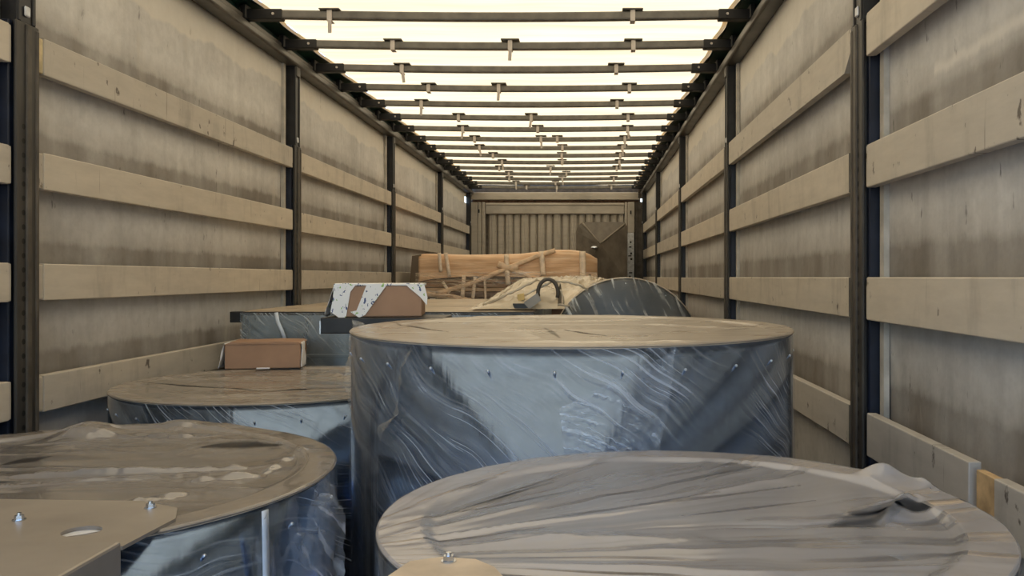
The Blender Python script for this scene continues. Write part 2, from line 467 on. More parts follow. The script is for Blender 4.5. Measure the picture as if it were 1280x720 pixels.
# top rails
for side in (-1, 1):
    xin = LX if side < 0 else RX
    nm = 'trim_1' if side < 0 else 'trim_2'
    xs = sorted((xin - side * .012, xin + side * .07))
    bm = bmesh.new(); bx(bm, xs[0], xs[1], Y0, YB, CH + RAIL, CH + RAIL + .045, .012, 3)
    xs = sorted((xin + side * .006, xin + side * .03)); bx(bm, xs[0], xs[1], Y0, YB, CH + RAIL + .04, CH + RAIL + .075, .005, 1)
    struct(put(nm, bm_mesh(nm, bm), M['rail']))

# roof: cream tarpaulin sagging between bows
ZR = CH + 1.335; BSP = .528; BY0 = 4.16
def roofz(x, y):
    ph = ((y - BY0) / BSP) % 1.0
    return ZR + .012 * math.cos(2 * PI * ph) + .004 * math.sin(9 * x + 2.2 * y)
XL, XR = LX + .045, RX - .055
xs = np.linspace(XL, XR, 40); ys = np.linspace(Y0, YB, 210)
V = []; Fc = []
for y in ys:
    for x in xs: V.append((x, y, roofz(x, y)))
nx = len(xs)
for i in range(len(ys) - 1):
    for j in range(nx - 1):
        Fc.append((i * nx + j, i * nx + j + 1, (i + 1) * nx + j + 1, (i + 1) * nx + j))
ceil = put('ceiling', mesh('ceiling', V, Fc, True), M['roof']); struct(ceil)
for side in (-1, 1):
    x0 = XL if side < 0 else XR; xr = (LX - .04) if side < 0 else (RX + .04)
    V = []; Fc = []; H = []; HF = []
    for i, y in enumerate(ys):
        w = .030 * math.sin((y - BY0) / BSP * 2 * PI) * .25
        V += [(x0 + side * .002 - side * (.012 + w), y, ZR - .020), (x0 + side * .012, y, ZR - .016), (xr, y, ZR - .03), (xr, y, CH + RAIL + .03)]
        H += [(x0 - side * (.034 + w), y, ZR - .018), (x0 + side * .0, y, ZR - .018)]
        if i:
            for k in range(3): Fc.append(((i - 1) * 4 + k, i * 4 + k, i * 4 + k + 1, (i - 1) * 4 + k + 1))
            HF.append(((i - 1) * 2, i * 2, i * 2 + 1, (i - 1) * 2 + 1))
    put('green_edge', mesh('green_edge', V, Fc), M['green'], ceil)
    put('hem_strip', mesh('hem_strip', H, HF), M['hem'], ceil)

# roof bows with end brackets and hanging plastic clips
ZBW = CH + 1.258
bowm = None
BX0, BX1 = LX + .165, RX - .145
clip_fr = {0: (.113, .80), 1: (.20, .50, .815), 2: (.17, .78), 3: (.20, .42, .83), 4: (.13, .80), 5: (.22, .49, .85), 6: (.20, .50, .86), 7: (.215, .50, .57, .86),
           8: (.205, .585, .86), 9: (.24, .575, .86), 10: (.26, .57, .865), 11: (.22, .50, .86), 12: (.25, .58), 13: (.23, .55, .86), 14: (.25, .5), 15: (.3, .5, .86)}
pm = {}
for k in range(-3, 16):
    y = BY0 + BSP * k
    if y > YB - .15: continue
    if bowm is None:
        V = []; Fc = []
        prof = [(-.018, -.019), (.018, -.019), (.020, -.013), (.020, .013), (.016, .019), (-.016, .019), (-.020, .013), (-.020, -.013)]
        S = 24
        for s in range(S + 1):
            t = s / S; x = BX0 + (BX1 - BX0) * t; dz = -.012 * math.sin(PI * t) + .006
            for a, b in prof: V.append((x, a, b + dz))
        for s in range(S):
            for q in range(8): Fc.append((s * 8 + q, s * 8 + (q + 1) % 8, (s + 1) * 8 + (q + 1) % 8, (s + 1) * 8 + q))
        Fc += [tuple(range(8))[::-1], tuple(range(S * 8, S * 8 + 8))]
        bowm = mesh('roof_bow', V, Fc)
        for side in (-1, 1):
            xe = BX0 if side < 0 else BX1; xo = (LX - .02) if side < 0 else (RX + .02)
            bm = bmesh.new()
            a, b = sorted((xe - side * .012, xo)); bx(bm, a, b, -.026, .026, -.022, .028, .004, 1)
            a, b = sorted((xo - side * .03, xo)); bx(bm, a, b, -.035, .035, -.022, .05, .006, 1)
            pm['br%d' % side] = bm_mesh('end_bracket', bm)
            bm = bmesh.new(); bmesh.ops.create_cone(bm, segments=10, radius1=.007, radius2=.006, depth=.006, cap_ends=True, matrix=Matrix.Translation((xe + side * .03, -.028, .003)) @ Matrix.Rotation(PI / 2, 4, 'X'))
            pm['sc%d' % side] = bm_mesh('screw', bm)
        bm = bmesh.new(); bx(bm, -.012, .012, -.026, -.019, -.030, .028, .002, 1); bx(bm, -.012, .012, -.026, .026, -.032, -.026, .002, 1)
        pm['clip'] = bm_mesh('clip', bm)
        bm = bmesh.new(); bx(bm, -.050, .050, -.034, .034, .022, .030, .003, 1); pm['pad'] = bm_mesh('clip_pad', bm)
        bm = bmesh.new(); bx(bm, -.009, .009, -.030, -.026, -.090, -.026, .002, 1); pm['tail'] = bm_mesh('clip_tail', bm)
    b = put('roof_bow', bowm, M['bow'], ceil, (0, y, ZBW))
    for side in (-1, 1):
        put('end_bracket', pm['br%d' % side], M['bracket'], b)
        put('screw', pm['sc%d' % side], M['clip'], b)
    for i, fr in enumerate(clip_fr.get(k, (.2, .5, .8))):
        cx = BX0 + (BX1 - BX0) * fr
        put('clip', pm['clip'], M['clip'], b, (cx, 0, 0)); put('clip_pad', pm['pad'], M['bow'], b, (cx, 0, 0))
        if (i + k) % 2 == 0: put('clip_tail', pm['tail'], M['clip'], b, (cx + .003, 0, 0)).rotation_euler = (0, random.uniform(-.15, .15), 0)

# front wall of the trailer (far end)
def wx(px): return (px - CX) / F * YB
def wz(py): return CH + (CY - py) / F * YB
wb = box('wall_back', LX - .06, wx(801), YB + .06, YB + .10, 0, ZR + .05, M['frontdark']); struct(wb)
box('top_beam', wx(587), wx(800), YB - .03, YB + .06, wz(250), wz(240.5), M['frontboard'], wb, .01)
box('rusty_lintel', wx(590), wx(799), YB + .02, YB + .06, wz(253.4), wz(250), M['rust'], wb, .004)
box('header_board', wx(607), wx(780.5), YB - .02, YB + .06, wz(267.6), wz(253.6), M['frontboard'], wb, .012)
box('header_lip', wx(607), wx(780.5), YB - .03, YB - .018, wz(256.6), wz(254.4), M['frontboard'], wb, .003)
for (a, b, mt) in ((588, 597, 'frontboard'), (597.5, 602, 'frontboard'), (602.6, 606.6, 'frontboard'), (780.8, 784, 'frontboard'), (793.4, 797.5, 'frontdark')):
    box('corner_board', wx(a), wx(b), YB - .035, YB + .06, 0, wz(253), M[mt], wb, .008)
pp = box('corner_pillar', wx(784.4), wx(793), YB - .07, YB + .06, wz(291), wz(253), M['frontboard'], wb, .01)
pq = box('painted_pillar', wx(784.4), wx(792.6), YB - .075, YB + .06, 0, wz(291), M['paint'], wb, .01)
for (px, py, w, h) in ((788, 303, 2.0, 2.2), (787.4, 309, 3, 1.6), (788.6, 317, 2.2, 2.6), (787, 320, 4, 1.4), (788.8, 324, 2.4, 2.6), (788, 341, 4, 1.6), (787, 346, 2, 3)):
    box('paint_chip', wx(px - w / 2), wx(px + w / 2), YB - .079, YB - .074, wz(py + h / 2), wz(py - h / 2), M['black'], pq)
for px, py, par in ((599, 264, wb), (788.2, 266, pp)):
    box('lock_slot', wx(px - .9), wx(px + .9), YB - .08 if px > 700 else YB - .04, YB, wz(py + 2.2), wz(py - 2.2), M['black'], par)
box('corner_board', wx(797.5), RX + .09, YB - .03, YB + .06, 0, wz(252.5), M['frontdark'], wb, .004)
box('corner_board', wx(797.5), RX + .09, YB - .03, YB + .06, wz(248), ZR + .05, M['frontdark'], wb, .004)
x = 611.0; k = 0
while x < 779:
    wdt = [8.6, 7.0, 8.2, 6.4][k % 4]
    a, b = wx(x), wx(min(x + wdt, 780)); d = .02 + .012 * (k % 2)
    P = [(a - .012, YB + .062), (a + .012, YB + d), (b - .012, YB + d), (b + .012, YB + .062)]
    prism('wall_board', P, 'z', 0, wz(266), M['frontboard'], wb)
    bx_ = wx(x + wdt * .5)
    if k % 2 == 0:
        P = [(bx_ - .012, YB + d + .001), (bx_ - .004, YB + d - .012), (bx_ + .012, YB + d - .012), (bx_ + .018, YB + d + .001)]
        prism('wall_rib', P, 'z', 0, wz(267), M['frontboard'], wb)
    x += wdt + 2.6; k += 1

# ================================================================ THE LOAD
def drum_body(r, z0, z1, seg=128, t=.004):
    V = []; uv = []; Fc = []
    rows = [(r, z0), (r, z0 + (z1 - z0) * .33), (r, z0 + (z1 - z0) * .66), (r, z1), (r - t, z1), (r - t, z0 + .02)]
    n = len(rows)
    for s in range(seg + 1):
        a = 2 * PI * s / seg
        for (rr, z) in rows:
            V.append((rr * math.cos(a), rr * math.sin(a), z)); uv.append((a * r, z))
    for s in range(seg):
        for k in range(n - 1):
            i = s * n + k; Fc.append((i, i + n, i + n + 1, i + 1))
    return mesh('shell', V, Fc, True, uv)

def ring(name, r0, r1, z0, z1, mat, par, seg=128):
    V = []; Fc = []
    for s in range(seg):
        a = 2 * PI * s / seg; c, d = math.cos(a), math.sin(a)
        V += [(r1 * c, r1 * d, z0), (r1 * c, r1 * d, z1), (r0 * c, r0 * d, z1), (r0 * c, r0 * d, z0)]
    for s in range(seg):
        i = s * 4; j = ((s + 1) % seg) * 4
        for k in range(4): Fc.append((i + k, j + k, j + (k + 1) % 4, i + (k + 1) % 4))
    me = mesh(name, V, Fc)
    return put(name, me, mat, par)

def top_film(r, ztop, fold_dir, seed, sag=.03, amp=.010, bumps=(), nr=120, nt=380, lip=.002, nrid=36, ridge=.006, pole=None, flare=.001, rimw=.05, fineamp=.0, folds=(), slits=(), P=None):
    """film over the open end; fold_dir = direction of the folds; bumps = (x, y, radius, height)"""
    rr = np.concatenate([np.linspace(0, .86, nr - 26, endpoint=False), np.linspace(.86, 1.0, 26)]) * (r + flare)
    tt = np.linspace(0, 2 * PI, nt, endpoint=False)
    R, T = np.meshgrid(rr, tt, indexing='ij')
    X = R * np.cos(T); Y = R * np.sin(T)
    c, s = math.cos(fold_dir), math.sin(fold_dir)
    if pole is not None:                                        # folds fan out from one point of the rim
        U = np.hypot(X - pole[0], Y - pole[1]); W = np.arctan2(Y - pole[1], X - pole[0]) * r * 1.0
    else:
        U = X * c + Y * s; W = -X * s + Y * c
    warp = (fbm(X * 2.2 / r, Y * 2.2 / r, seed + 5) - .5) * .05
    W = W + warp
    f1 = 1 - np.abs(2 * fbm(U * .8 / r, W * 6 / r, seed, 1) - 1)
    f2 = fbm(U * 1.6 / r, W * 30 / r, seed + 3, 2)
    wr = r - rimw
    inner = np.clip((wr - R) / .022, 0, 1); inner = inner * inner * (3 - 2 * inner)
    Z = ztop + .003 + inner * (-sag * (1 - (R / r) ** 2 * .5) + amp * (f1 * 1.4 - .7) + fineamp * (f2 - .5))
    rg = random.Random(seed)
    wl, wh = float(W.min()), float(W.max()); ul, uh = float(U.min()), float(U.max())
    for _ in range(nrid):                                       # single sharp tension folds
        w0 = rg.uniform(wl, wh); u0 = rg.uniform(ul, uh); ln = rg.uniform(.15, .55) * (uh - ul)
        sg = rg.uniform(.003, .010); hgt = rg.choice((1, 1, -1)) * rg.uniform(.4, 1.0) * ridge
        tp = np.clip(1 - ((U - u0) / ln) ** 2, 0, 1); sl = rg.uniform(-.12, .12)
        Z = Z + hgt * tp * np.exp(-np.abs(W - w0 - sl * (U - u0)) / sg) * (.25 + .75 * inner)
    def seg(p0x, p0y, p1x, p1y):
        (ax, ay), (bx_, by_) = [((px - CX) / F * Yw - P[0], Yw - P[1]) for px, py in ((p0x, p0y), (p1x, p1y)) for Yw in ((CH - ztop) * F / (py - CY),)]
        L2 = (bx_ - ax) ** 2 + (by_ - ay) ** 2
        t = ((X - ax) * (bx_ - ax) + (Y - ay) * (by_ - ay)) / L2
        tc = np.clip(t, 0, 1)
        return t, np.hypot(X - ax - tc * (bx_ - ax), Y - ay - tc * (by_ - ay))
    for (a0, b0, a1, b1, sg, hg) in folds:
        t, d = seg(a0, b0, a1, b1)
        Z = Z + hg * np.exp(-(d / sg) ** 1.3) * (.35 + 1.1 * fbm(X * 34, Y * 34, seed + 2, 2)) * np.clip(1.15 - np.abs(2 * t - 1) ** 3, 0, 1)
    SL = np.zeros_like(Z)
    for (a0, b0, a1, b1, wd, dp) in slits:
        t, d = seg(a0, b0, a1, b1)
        SL = np.maximum(SL, dp * np.clip(1.6 - d / (wd * (.25 + np.clip(1 - np.abs(2 * t - 1), 0, 1))), 0, 1))
    Z = Z + (1 - inner) * .002 * fbm(U * 9 / r, W * 9 / r, seed + 9)
    Z = np.where(R > r - .012, np.minimum(Z, ztop + .005), Z)
    warp = 0
    for (bx0, by0, br, bh) in bumps:
        g = np.exp(-(((X - bx0) ** 2 + (Y - by0) ** 2) / br ** 2)); Z = Z + bh * g * (.55 + .9 * fbm(X * 22, Y * 22, seed + 1, 2))
    V = np.stack([X, Y, Z], -1).reshape(-1, 3); UV = np.stack([U, W + warp], -1).reshape(-1, 2)
    # lip folded down over the edge
    lipv = []; lipuv = []
    for q, dz in enumerate((.004, lip)):
        lr = r + flare + .002
        for k, t in enumerate(tt):
            lipv.append((lr * math.cos(t), lr * math.sin(t), ztop + .003 - dz * (.5 + .8 * float(vnoise(np.array(k * .09), np.array(seed * 1.0), 2)) if q else 1)))
            lipuv.append((t * r, dz))
    n0 = len(V)
    V = np.concatenate([V, np.array(lipv)]); UV = np.concatenate([UV, np.array(lipuv)])
    Fc = []
    m = len(rr)
    for i in range(m - 1):
        for k in range(nt):
            a = i * nt + k; b = i * nt + (k + 1) % nt
            Fc.append((a, a + nt, b + nt, b) if i else (a, a + nt, b + nt))
    last = (m - 1) * nt
    for k in range(nt):
        k2 = (k + 1) % nt
        Fc.append((last + k, n0 + k, n0 + k2, last + k2)); Fc.append((n0 + k, n0 + nt + k, n0 + nt + k2, n0 + k2))
    me = mesh('top_film', V, Fc, True, UV)
    at = me.attributes.new('slit', 'FLOAT', 'POINT')
    at.data.foreach_set('value', np.concatenate([SL.ravel(), np.zeros(len(V) - SL.size)]).astype(np.float32))
    return me

def side_film(r, z0, z1, seed, amp=.003, off=.004, a0=0, a1=2 * PI, seg=220, rows=70):
    V = []; UV = []; Fc = []
    A = np.linspace(a0, a1, seg + 1); Z = np.linspace(z0, z1, rows + 1)
    AA, ZZ = np.meshgrid(A, Z, indexing='ij')
    u = AA * r
    w = fbm((u * .6 + ZZ * .8) * 3, (ZZ * .6 - u * .8) * 24, seed)
    RR = r + off + amp * (w - .35)
    V = np.stack([RR * np.cos(AA), RR * np.sin(AA), ZZ], -1).reshape(-1, 3); UV = np.stack([u, ZZ], -1).reshape(-1, 2)
    n = rows + 1
    for i in range(seg):
        for j in range(rows):
            q = i * n + j; Fc.append((q, q + n, q + n + 1, q + 1))
    return mesh('side_film', V, Fc, True, UV)

bm = bmesh.new(); bmesh.ops.create_uvsphere(bm, u_segments=8, v_segments=5, radius=.0034); RIV = bm_mesh('rivet', bm, True)
def bolt_me():
    bm = bmesh.new()
    bmesh.ops.create_cone(bm, segments=20, radius1=.0125, radius2=.0125, depth=.002, cap_ends=True, matrix=Matrix.Translation((0, 0, .001)))
    bmesh.ops.create_cone(bm, segments=6, radius1=.0092, radius2=.0088, depth=.008, cap_ends=True, matrix=Matrix.Translation((0, 0, .006)))
    bmesh.ops.create_cone(bm, segments=16, radius1=.0048, radius2=.0044, depth=.005, cap_ends=True, matrix=Matrix.Translation((0, 0, .0125)))
    return bm_mesh('bolt', bm)
BOLT = bolt_me()
BOLT.transform(Matrix.Scale(.72, 4))

def drum(name, label, X, Y, r, h, fold, seed, topmat, sidemat, group=None, rivz=.05, rim=.055, nriv=26, body='galv', **kw):
    d = thing(name, label, 'drum', (X, Y, 0), group)
    zt = CH - h
    put('shell', drum_body(r, 0, zt), M[body], d)
    ring('flange', r - rim, r + .001, zt - .003, zt + .002, M['rim'], d)
    bm = bmesh.new(); bmesh.ops.create_circle(bm, cap_ends=True, segments=64, radius=r - .004, matrix=Matrix.Translation((0, 0, zt - .13)))
    put('inner_plate', bm_mesh('inner_plate', bm), M['inside'], d)
    put('top_film', top_film(r, zt, fold, seed, P=(X, Y), **kw), topmat, d)
    if sidemat is not None: put('side_film', side_film(r, .02, zt - .002, seed), sidemat, d)
    for k in range(nriv):
        a = 2 * PI * (k + .3) / nriv
        if math.sin(a) > .35: continue
        put('rivet', RIV, M['rivet'], d, ((r + .001) * math.cos(a), (r + .001) * math.sin(a), zt - rivz))
    return d

tC = film_top_mat('film_top_tan', (.42, .365, .305), 6, 2.6, .90, .34, .7, .24, streak=.03, bd=.0008, var=.05, blotf=.10)
tFR = film_top_mat('film_top_grey', (.44, .445, .49), 30, .9, .72, .18, .62, .40, streak=.22, bd=.0014, var=.10, blotf=.15, coat=.35)
tLM = film_top_mat('film_top_brown', (.35, .31, .27), 6, 2.6, .86, .26, .5, .24, streak=.03, bd=.0012, var=.05, blotf=.10, coat=.5)
tLF = film_top_mat('film_top_mid', (.27, .25, .235), 6, 3.0, .78, .18, .5, .24, streak=.03, bd=.0016, var=.06, blotf=.15, coat=.9)

def c_mask(nn, uv):
    # the film round the tall drum: cloudy upper band and a crumpled patch to the right, clear metal low on the left
    x = nn.sep(uv)
    lo = nn.ramp(nn.math('ADD', x[1], nn.math('MULTIPLY', nn.noise(uv, 2.2, 3), .30)), [(0.0, .45), (1.0, .45)])
    t = nn.math('ADD', x[1], nn.math('MULTIPLY', nn.noise(uv, 2.6, 3), .28))
    return nn.ramp(nn.math('SUBTRACT', t, .40), [(.70, .30), (.80, 1.0)])
sC = film_side_mat('film_side_cloudy', .55, .06, .42, (.60, .66, .76), .54, 30, .30, c_mask)
sLM = film_side_mat('film_side_threads', .55, .02, .6, (.60, .66, .74), .58, 34, .12)
sLF = film_side_mat('film_side_soft', .30, .03, .6, (.60, .66, .74), .57, 24, .16)
sFR = film_side_mat('film_side_low', .4, .05, .5, (.60, .66, .74), .57, 24, .2)

CXY = (-.036, 2.30, .567, .134)
LMP = (-1.065, 3.03, .537, .370)
LFP = (-.99, 1.56, .515, .360)
FRP = (.142, 1.245, .430, .340)

dC = drum('metal_drum', 'tall wide galvanised drum with small box at its rim, crumpled clear film on its side',
          CXY[0], CXY[1], CXY[2], CXY[3], .10, 11, tC, sC, sag=.005, amp=.0022, rim=.05, ridge=.002, nrid=12,
          slits=((488, 404.6, 562, 414, .008, .6), (681, 408, 700, 420, .006, .45), (702, 411, 760, 418, .007, .6)), folds=((600, 398, 700, 428, .02, .004), (800, 404, 960, 412, .02, .004), (640, 425, 900, 426, .02, .004)))
dC.rotation_euler = (math.radians(.6), 0, 0)
dLM = drum('metal_drum', 'galvanised drum beside left wall with a low open cardboard box on top',
           LMP[0], LMP[1], LMP[2], LMP[3], -.06, 21, tLM, sLM, sag=.007, amp=.003, nrid=12, ridge=.003,
           slits=((175, 478, 331, 487, .009, .75), (331, 487, 455, 483, .009, .75)), folds=((180, 474, 420, 470, .02, .005), (390, 466, 450, 474, .03, .012), (200, 497, 440, 490, .025, .006)))
dLF = drum('metal_drum', 'galvanised drum with bolted corner plate that has a round hole in it',
           LFP[0], LFP[1], LFP[2], LFP[3], .05, 31, tLF, sLF, sag=.012, amp=.004, ridge=.005, nrid=12, nriv=18,
           folds=((10, 592, 335, 583, .006, .011), (41, 653, 140, 640, .022, .012), (120, 642, 240, 612, .022, .013), (230, 600, 330, 592, .018, .010), (110, 548, 300, 548, .022, .009), (330, 590, 380, 560, .02, .008), (0, 600, 180, 596, .006, .005)),
           slits=((255, 560, 350, 556, .022, .55), (5, 576, 62, 567, .018, .5), (150, 651, 215, 644, .006, .6)),
           bumps=((-.14, .40, .07, .030), (.22, .30, .09, .010), (.05, .46, .12, .016)))
dFR = drum('metal_drum', 'galvanised drum under tight grey film with many parallel folds and one knot',
           FRP[0], FRP[1], FRP[2], FRP[3], .52, 41, tFR, sFR, sag=.010, amp=.0035, fineamp=.0010, nrid=26, ridge=.0035,
           slits=((1035, 652, 1125, 640, .020, .40), (640, 652, 900, 612, .004, .34), (560, 640, 760, 600, .003, .34), (700, 640, 1000, 604, .004, .34), (520, 632, 640, 590, .003, .4), (850, 640, 1020, 622, .004, .3)),
           folds=((1105, 650, 1145, 622, .012, .020), (1060, 640, 1150, 628, .014, .012), (620, 668, 900, 668, .02, .004)), pole=(-.50, -.20), rimw=.055,
           bumps=((.355, .205, .035, .022), (.42, .16, .03, .014)))

# --- left front drum: corner plate with hole and bolts, square bar in front, tape, torn film skirt
def local(o, p): return (p[0] - o.location.x, p[1] - o.location.y, p[2])
ztL = CH - LFP[3]
bm = bmesh.new()
outl = [(-1.56, 1.13), (-.607, 1.13), (-.600, 1.262), (-.625, 1.32), (-.70, 1.36), (-1.0, 1.375), (-1.56, 1.36)]
hc = (-.70, 1.198); hr = .0255
hv = [bm.verts.new((hc[0] + hr * math.cos(2 * PI * k / 32) - LFP[0], hc[1] + hr * math.sin(2 * PI * k / 32) - LFP[1], ztL + .008)) for k in range(32)]
ov = [bm.verts.new((p[0] - LFP[0], p[1] - LFP[1], ztL + .008)) for p in outl]
es = [bm.edges.new((L[i], L[(i + 1) % len(L)])) for L in (hv, ov) for i in range(len(L))]
bmesh.ops.triangle_fill(bm, edges=es, use_beauty=True)
g = bmesh.ops.extrude_face_region(bm, geom=bm.faces[:])
for v in g['geom']:
    if isinstance(v, bmesh.types.BMVert): v.co.z -= .005
cp = put('corner_plate', bm_mesh('corner_plate', bm), M['plate'], dLF)
for (bx_, by_) in ((-.665, 1.318), (-.822, 1.252), (-1.2, 1.25)):
    put('bolt', BOLT, M['bolt'], cp, (bx_ - LFP[0], by_ - LFP[1], ztL + .008))
bm = bmesh.new(); bmesh.ops.create_circle(bm, cap_ends=True, segments=32, radius=.06, matrix=Matrix.Translation((hc[0] - LFP[0], hc[1] - LFP[1], ztL + .0025)))
put('hole_sheen_disc', bm_mesh('hole_sheen_disc', bm), M['paint'], dLF)  # brightness of lit metal in the hole, put into a white disc
o = box('front_bar', -1.56 - LFP[0], -.609 - LFP[0], .86 - LFP[1], 1.133 - LFP[1], ztL - .11, ztL + .014, M['plate'], dLF, .004)
# adhesive tape down the side
def side_strip(d, P, a0, a1, z0, z1, w, mat, name='tape_strip', off=.016):
    V = []; Fc = []
    S = 16
    for s in range(S + 1):
        t = s / S; a = a0 + (a1 - a0) * t; z = z0 + (z1 - z0) * t
        rr = P[2] + off
        for q in (-w / 2, w / 2):
            aa = a + q / P[2]; V.append((rr * math.cos(aa), rr * math.sin(aa), z))
        if s: Fc.append((2 * s - 2, 2 * s - 1, 2 * s + 1, 2 * s))
    me = mesh(name, V, Fc, True)
    o = put(name, me, mat, d); o.modifiers.new('s', 'SOLIDIFY').thickness = .0015
    return o
def ang_for(P, px):         # angle on the camera side of a drum for an image column
    best = None
    for k in range(3600):
        a = -PI + PI * k / 3600
        x = P[0] + P[2] * math.cos(a); y = P[1] + P[2] * math.sin(a)
        nx_, ny_ = math.cos(a), math.sin(a)
        if nx_ * (-x) + ny_ * (-y) <= 0: continue
        e = abs(CX + F * x / y - px)
        if best is None or e < best[0]: best = (e, a)
    if best is None or best[0] > 3:
        for k in range(3600):
            a = 2 * PI * k / 3600
            x = P[0] + P[2] * math.cos(a); y = P[1] + P[2] * math.sin(a)
            if math.cos(a) * (-x) + math.sin(a) * (-y) <= 0: continue
            e = abs(CX + F * x / y - px)
            if best is None or e < best[0]: best = (e, a)
    return best[1]
a_t = ang_for(LFP, 321)
side_strip(dLF, LFP, a_t, a_t + .02, ztL - .004, ztL - .45, .013, M['tape'])

# crumpled film pieces: sheets swept between two edge curves
film_crisp = film_side_mat('film_crumple', .9, .10, .5, (.62, .66, .74), .54, 7, .30)
film_hazy = film_side_mat('film_crumple_hazy', -.9, .07, .5, (.70, .80, .96), .52, 14, .34)
film_dusty = film_side_mat('film_crumple_dusty', 1.3, .16, .5, (.62, .58, .50), .50, 8, .40)
def sheet(name, A, B, mat, par, amp=.01, seed=1, nu=40, nv=24, freq=14):
    """sheet between polylines A and B (world), crumpled along its normal"""
    def samp(P, t):
        P = [Vector(p) for p in P]; x = t * (len(P) - 1); i = min(int(x), len(P) - 2); return P[i].lerp(P[i + 1], x - i)
    V = []; UV = []; Fc = []
    off = Vector(par.location) if par is not None else Vector()
    for i in range(nu + 1):
        a = samp(A, i / nu); b = samp(B, i / nu)
        for j in range(nv + 1):
            p = a.lerp(b, j / nv)
            w = float(fbm(np.array(i / nu * freq * .4), np.array(j / nv * freq), seed)) - .5
            w2 = float(fbm(np.array(i / nu * freq), np.array(j / nv * freq * .6), seed + 7)) - .5
            V.append(p - off + Vector((w * amp * 1.2, -abs(w2) * amp * 1.6, w2 * amp)))
            UV.append((i / nu * .4, j / nv * .4))
    n = nv + 1
    for i in range(nu):
        for j in range(nv):
            q = i * n + j; Fc.append((q, q + n, q + n + 1, q + 1))
    return put(name, mesh(name, V, Fc, True, UV), mat, par)

def on(P, a, z, off=0.0):
    return Vector((P[0] + (P[2] + off) * math.cos(a), P[1] + (P[2] + off) * math.sin(a), z))

# loose skirt at the right edge of the left front drum
sheet('loose_film', [on(LFP, .10, ztL + .002, .006), on(LFP, .05, ztL - .08, .03), on(LFP, .05, ztL - .25, .03), on(LFP, 0.0, ztL - .45, .02)],
      [on(LFP, -.42, ztL - .002, .008), on(LFP, -.40, ztL - .10, .012), on(LFP, -.38, ztL - .25, .012), on(LFP, -.4, ztL - .45, .012)], film_crisp, dLF, .030, 3)
# film pulled over the bracket at the left edge of the tall drum
ztC = CH - CXY[3]
aC = ang_for(CXY, 462)
sheet('loose_film', [(-.70, 2.60, ztC + .004), (-.665, 2.42, ztC - .05), (-.625, 2.27, ztC - .14), (-.61, 2.24, ztC - .22)],
      [on(CXY, aC + .35, ztC, .01), on(CXY, aC + .30, ztC - .05, .012), on(CXY, aC + .25, ztC - .14, .010), on(CXY, aC + .15, ztC - .22, .010)], film_dusty, dC, .022, 5)
# crumpled glossy patch on the right front of the tall drum
ap0, ap1 = ang_for(CXY, 700), ang_for(CXY, 840)
sheet('crumpled_film', [on(CXY, ap0, ztC - .12, .012), on(CXY, ap0 + .02, ztC - .22, .012), on(CXY, ap0 + .06, ztC - .31, .012)],
      [on(CXY, ap1, ztC - .005, .012), on(CXY, ap1 - .03, ztC - .14, .012), on(CXY, ap0 + .32, ztC - .28, .012)], film_hazy, dC, .009, 9, 70, 60, 26)
# bracket arm of the tall drum under the small box
br = box('bracket_arm', -.815 - CXY[0], -.44 - CXY[0], 2.66 - CXY[1], 2.84 - CXY[1], ztC - .043, ztC + .006, M['black'], dC, .003)
box('end_edge', -.817 - CXY[0], -.813 - CXY[0], 2.658 - CXY[1], 2.67 - CXY[1], ztC - .044, ztC - .004, M['bolt'], br)

# --- right front drum: small plate with bolt near the camera
ztF = CH - FRP[3]
pl = prism('corner_plate', [(-.235, .90), (-.07, .90), (-.105, .985), (-.130, 1.012), (-.17, 1.020), (-.205, 1.005)], 'z', ztF + .004, ztF + .010, M['rim'], None)
pl.parent = dFR; pl.location = (-FRP[0], -FRP[1], 0)
b_ = put('bolt', BOLT, M['bolt'], pl, (-.160, 1.003, ztF + .010))

# --- big sheet-metal housing behind, left
hb = thing('duct_housing', 'large rectangular galvanised duct housing with dusty film cover, tall drum before it', 'duct', (-.9, 4.7, 0))
HX0, HX1, HY0, HY1, HZ = -1.536, -.235, 3.85, 5.85, CH - .158
def uvbox(name, x0, x1, y0, y1, z0, z1, mat, par, bev=.004):
    bm = bmesh.new(); bx(bm, x0, x1, y0, y1, z0, z1, bev, 1)
    uvl = bm.loops.layers.uv.new('UVMap')
    for f in bm.faces:
        for l in f.loops:
            l[uvl].uv = (l.vert.co.x + l.vert.co.y, l.vert.co.z)
    return put(name, bm_mesh(name, bm), mat, par)
L = hb.location
uvbox('shell', HX0 - L.x, HX1 - L.x, HY0 - L.y, HY1 - L.y, 0, HZ, M['galv2'], hb)
box('side_bracket', -1.594 - L.x, HX0 + .005 - L.x, HY0 + .01 - L.y, HY0 + .07 - L.y, HZ - .045, HZ + .004, M['black'], hb, .003)
box('flange_seam', HX0 - .004 - L.x, HX1 + .004 - L.x, HY0 - .010 - L.y, HY0 + .01 - L.y, HZ - .20, HZ - .185, M['galv2'], hb, .002)
box('top_edge', HX0 - L.x, HX1 - L.x, HY0 - .006 - L.y, HY0 + .02 - L.y, HZ - .012, HZ + .003, M['black'], hb, .002)
